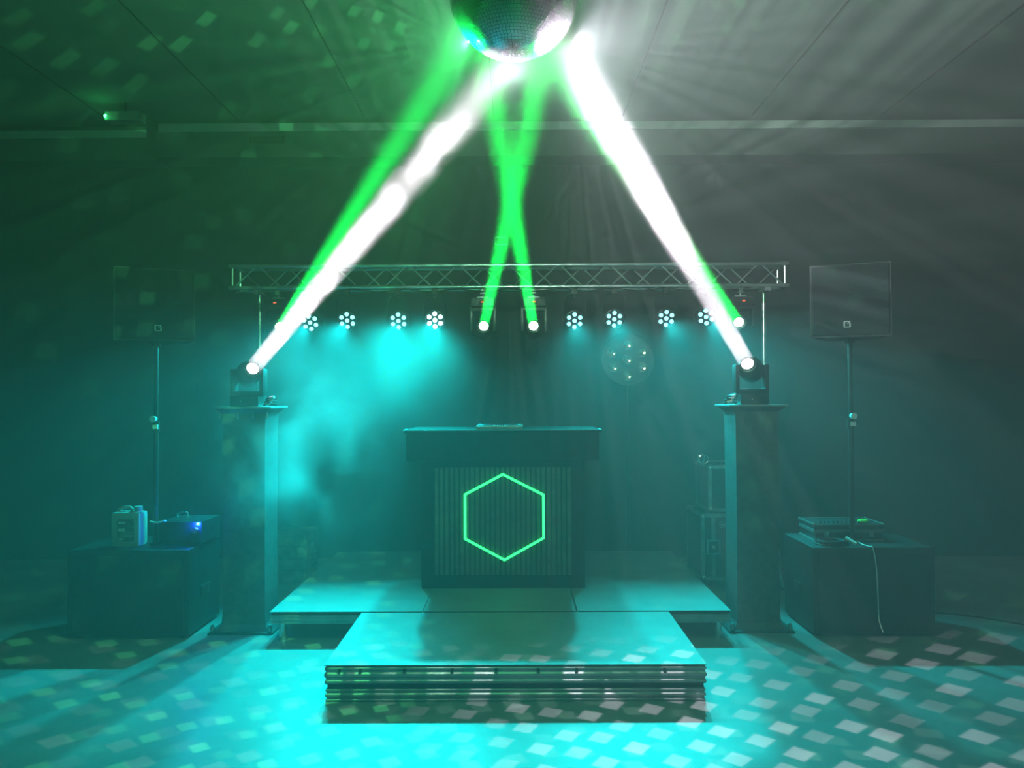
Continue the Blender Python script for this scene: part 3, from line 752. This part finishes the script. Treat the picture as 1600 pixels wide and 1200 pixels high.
# emergency lamp under the ceiling
p = W(193, 178, 7.1)
t = T('emergency_light', 'small emergency light with a green indicator under the ceiling at the left', 'emergency light', (p.x, 7.1, H))
zl = p.z - H
b = BM(); box(b, (0, 0, zl), (.32, .12, .085), .01); P('housing', b, M_alud, t)
b = BM(); cyl(b, (0, 0, zl + .04), (0, 0, 0), .012); P('mount', b, M_black, t)
b = BM(); sph(b, (-.155, -.05, zl), .018, u=12, v=8); P('indicator_lamp', b, M_gled, t, 'glowing green indicator lamp')
l = bpy.data.lights.new('green_indicator', 'POINT'); l.energy = .4; l.color = (.03, 1, .2); l.shadow_soft_size = .01
lo_ = bpy.data.objects.new('green_indicator', l); C.objects.link(lo_); lo_.location = (p.x - .185, 7.01, p.z)
# thin frame on the back wall
p = W(784, 375, 7.77)
t = T('wall_frame', 'small empty rectangular frame on the back wall above the truss', 'frame', (p.x, 7.785, p.z))
b = BM()
for (x, z, sx, sz) in ((0, .036, .125, .006), (0, -.036, .125, .006), (-.06, 0, .006, .078), (.06, 0, .006, .078)): box(b, (x, 0, z), (sx, .02, sz))
P('border', b, M_labelw, t)
b = BM(); box(b, (0, .007, 0), (.118, .008, .07)); P('panel', b, M_black, t)
# vent in the soffit
t = T('vent_grille', 'flat dark vent grille set in the soffit at the upper left', 'vent', (W(416, 0, 7.49).x, 7.495, W(416, 214, 7.49).z))
b = BM(); box(b, (0, 0, 0), (.34, .012, .06), .002); P('frame', b, M_black, t)
b = BM()
for k in range(4): box(b, (0, -.008, -.02 + k * .0133), (.30, .006, .004))
P('slats', b, M_soffit, t)

# ------------------------------------------------------------------ puff of smoke drifting in front of the left column
def smoke(name, label, c, rad, dens, scale, seed, lo=.42, hi=.75, axis=None):
    b = BM(); g = bmesh.ops.create_icosphere(b, subdivisions=3, radius=1.0)
    rnd = random.Random(seed)
    ph = [(Vector((rnd.uniform(-2, 2), rnd.uniform(-2, 2), rnd.uniform(-2, 2))), rnd.uniform(0, 6)) for _ in range(6)]
    for v in b.verts:
        f = 1 + sum(math.sin(v.co.dot(q) * 1.6 + a) for q, a in ph) * .035
        v.co = Vector((v.co.x * rad[0], v.co.y * rad[1], v.co.z * rad[2])) * f
    m = bpy.data.materials.new(name); m.use_nodes = True; n = m.node_tree; n.nodes.clear(); L = n.links.new
    tc = n.nodes.new('ShaderNodeTexCoord')
    mp = n.nodes.new('ShaderNodeMapping'); mp.inputs['Scale'].default_value = [1 / r_ for r_ in rad]; L(tc.outputs['Object'], mp.inputs[0])
    ln = n.nodes.new('ShaderNodeVectorMath'); ln.operation = 'LENGTH'; L(mp.outputs[0], ln.inputs[0])
    nz = n.nodes.new('ShaderNodeTexNoise'); nz.inputs['Scale'].default_value = scale; nz.inputs['Detail'].default_value = 4; nz.inputs['Distortion'].default_value = .4
    ad = n.nodes.new('ShaderNodeVectorMath'); ad.operation = 'ADD'; ad.inputs[1].default_value = (seed * 1.7, 0, 0); L(tc.outputs['Object'], ad.inputs[0]); L(ad.outputs[0], nz.inputs['Vector'])
    a = n.nodes.new('ShaderNodeMapRange'); a.interpolation_type = 'SMOOTHSTEP'; L(ln.outputs['Value'], a.inputs[0])
    a.inputs[1].default_value = .95; a.inputs[2].default_value = .15
    q = n.nodes.new('ShaderNodeMapRange'); q.interpolation_type = 'SMOOTHSTEP'; L(nz.outputs['Fac'], q.inputs[0])
    q.inputs[1].default_value = lo; q.inputs[2].default_value = hi
    k = n.nodes.new('ShaderNodeMath'); k.operation = 'MULTIPLY'; L(a.outputs[0], k.inputs[0]); L(q.outputs[0], k.inputs[1])
    k2 = n.nodes.new('ShaderNodeMath'); k2.operation = 'MULTIPLY'; L(k.outputs[0], k2.inputs[0]); k2.inputs[1].default_value = dens
    v = n.nodes.new('ShaderNodeVolumeScatter'); v.inputs['Color'].default_value = (1, 1, 1, 1); v.inputs['Anisotropy'].default_value = .2
    L(k2.outputs[0], v.inputs['Density'])
    o = n.nodes.new('ShaderNodeOutputMaterial'); L(v.outputs[0], o.inputs['Volume'])
    ob = P(name, b, m, loc=c); tag(ob, label, 'smoke')
    if axis is not None: ob.rotation_euler = axis.to_track_quat('X', 'Z').to_euler(); ob['kind'] = 'stuff'
    return ob
c = W(462, 690, 5.0)
smoke('smoke_puff', 'thick puff of teal lit smoke drifting in front of the left column', c, (.78, .42, .80), 1.25, 2.2, 3)
smoke('smoke_cloud', 'broad bright teal cloud of haze under the left par cans', W(590, 535, 5.95), (1.2, .75, .90), .16, 1.3, 5, .28, .70)
d = W_AIM[0] - WHITES[0]
smoke('smoke_wisp', 'curling wisps of smoke caught in the left white beam', WHITES[0] + d * .60, (d.length * .50, .21, .21), .22, 5.5, 7, .44, .58, d)
d = W_AIM[1] - WHITES[1]
smoke('smoke_wisp', 'dense smoke lit up in the upper half of the right white beam', WHITES[1] + d * .70, (d.length * .34, .22, .22), .30, 2.5, 9, .30, .45, d)
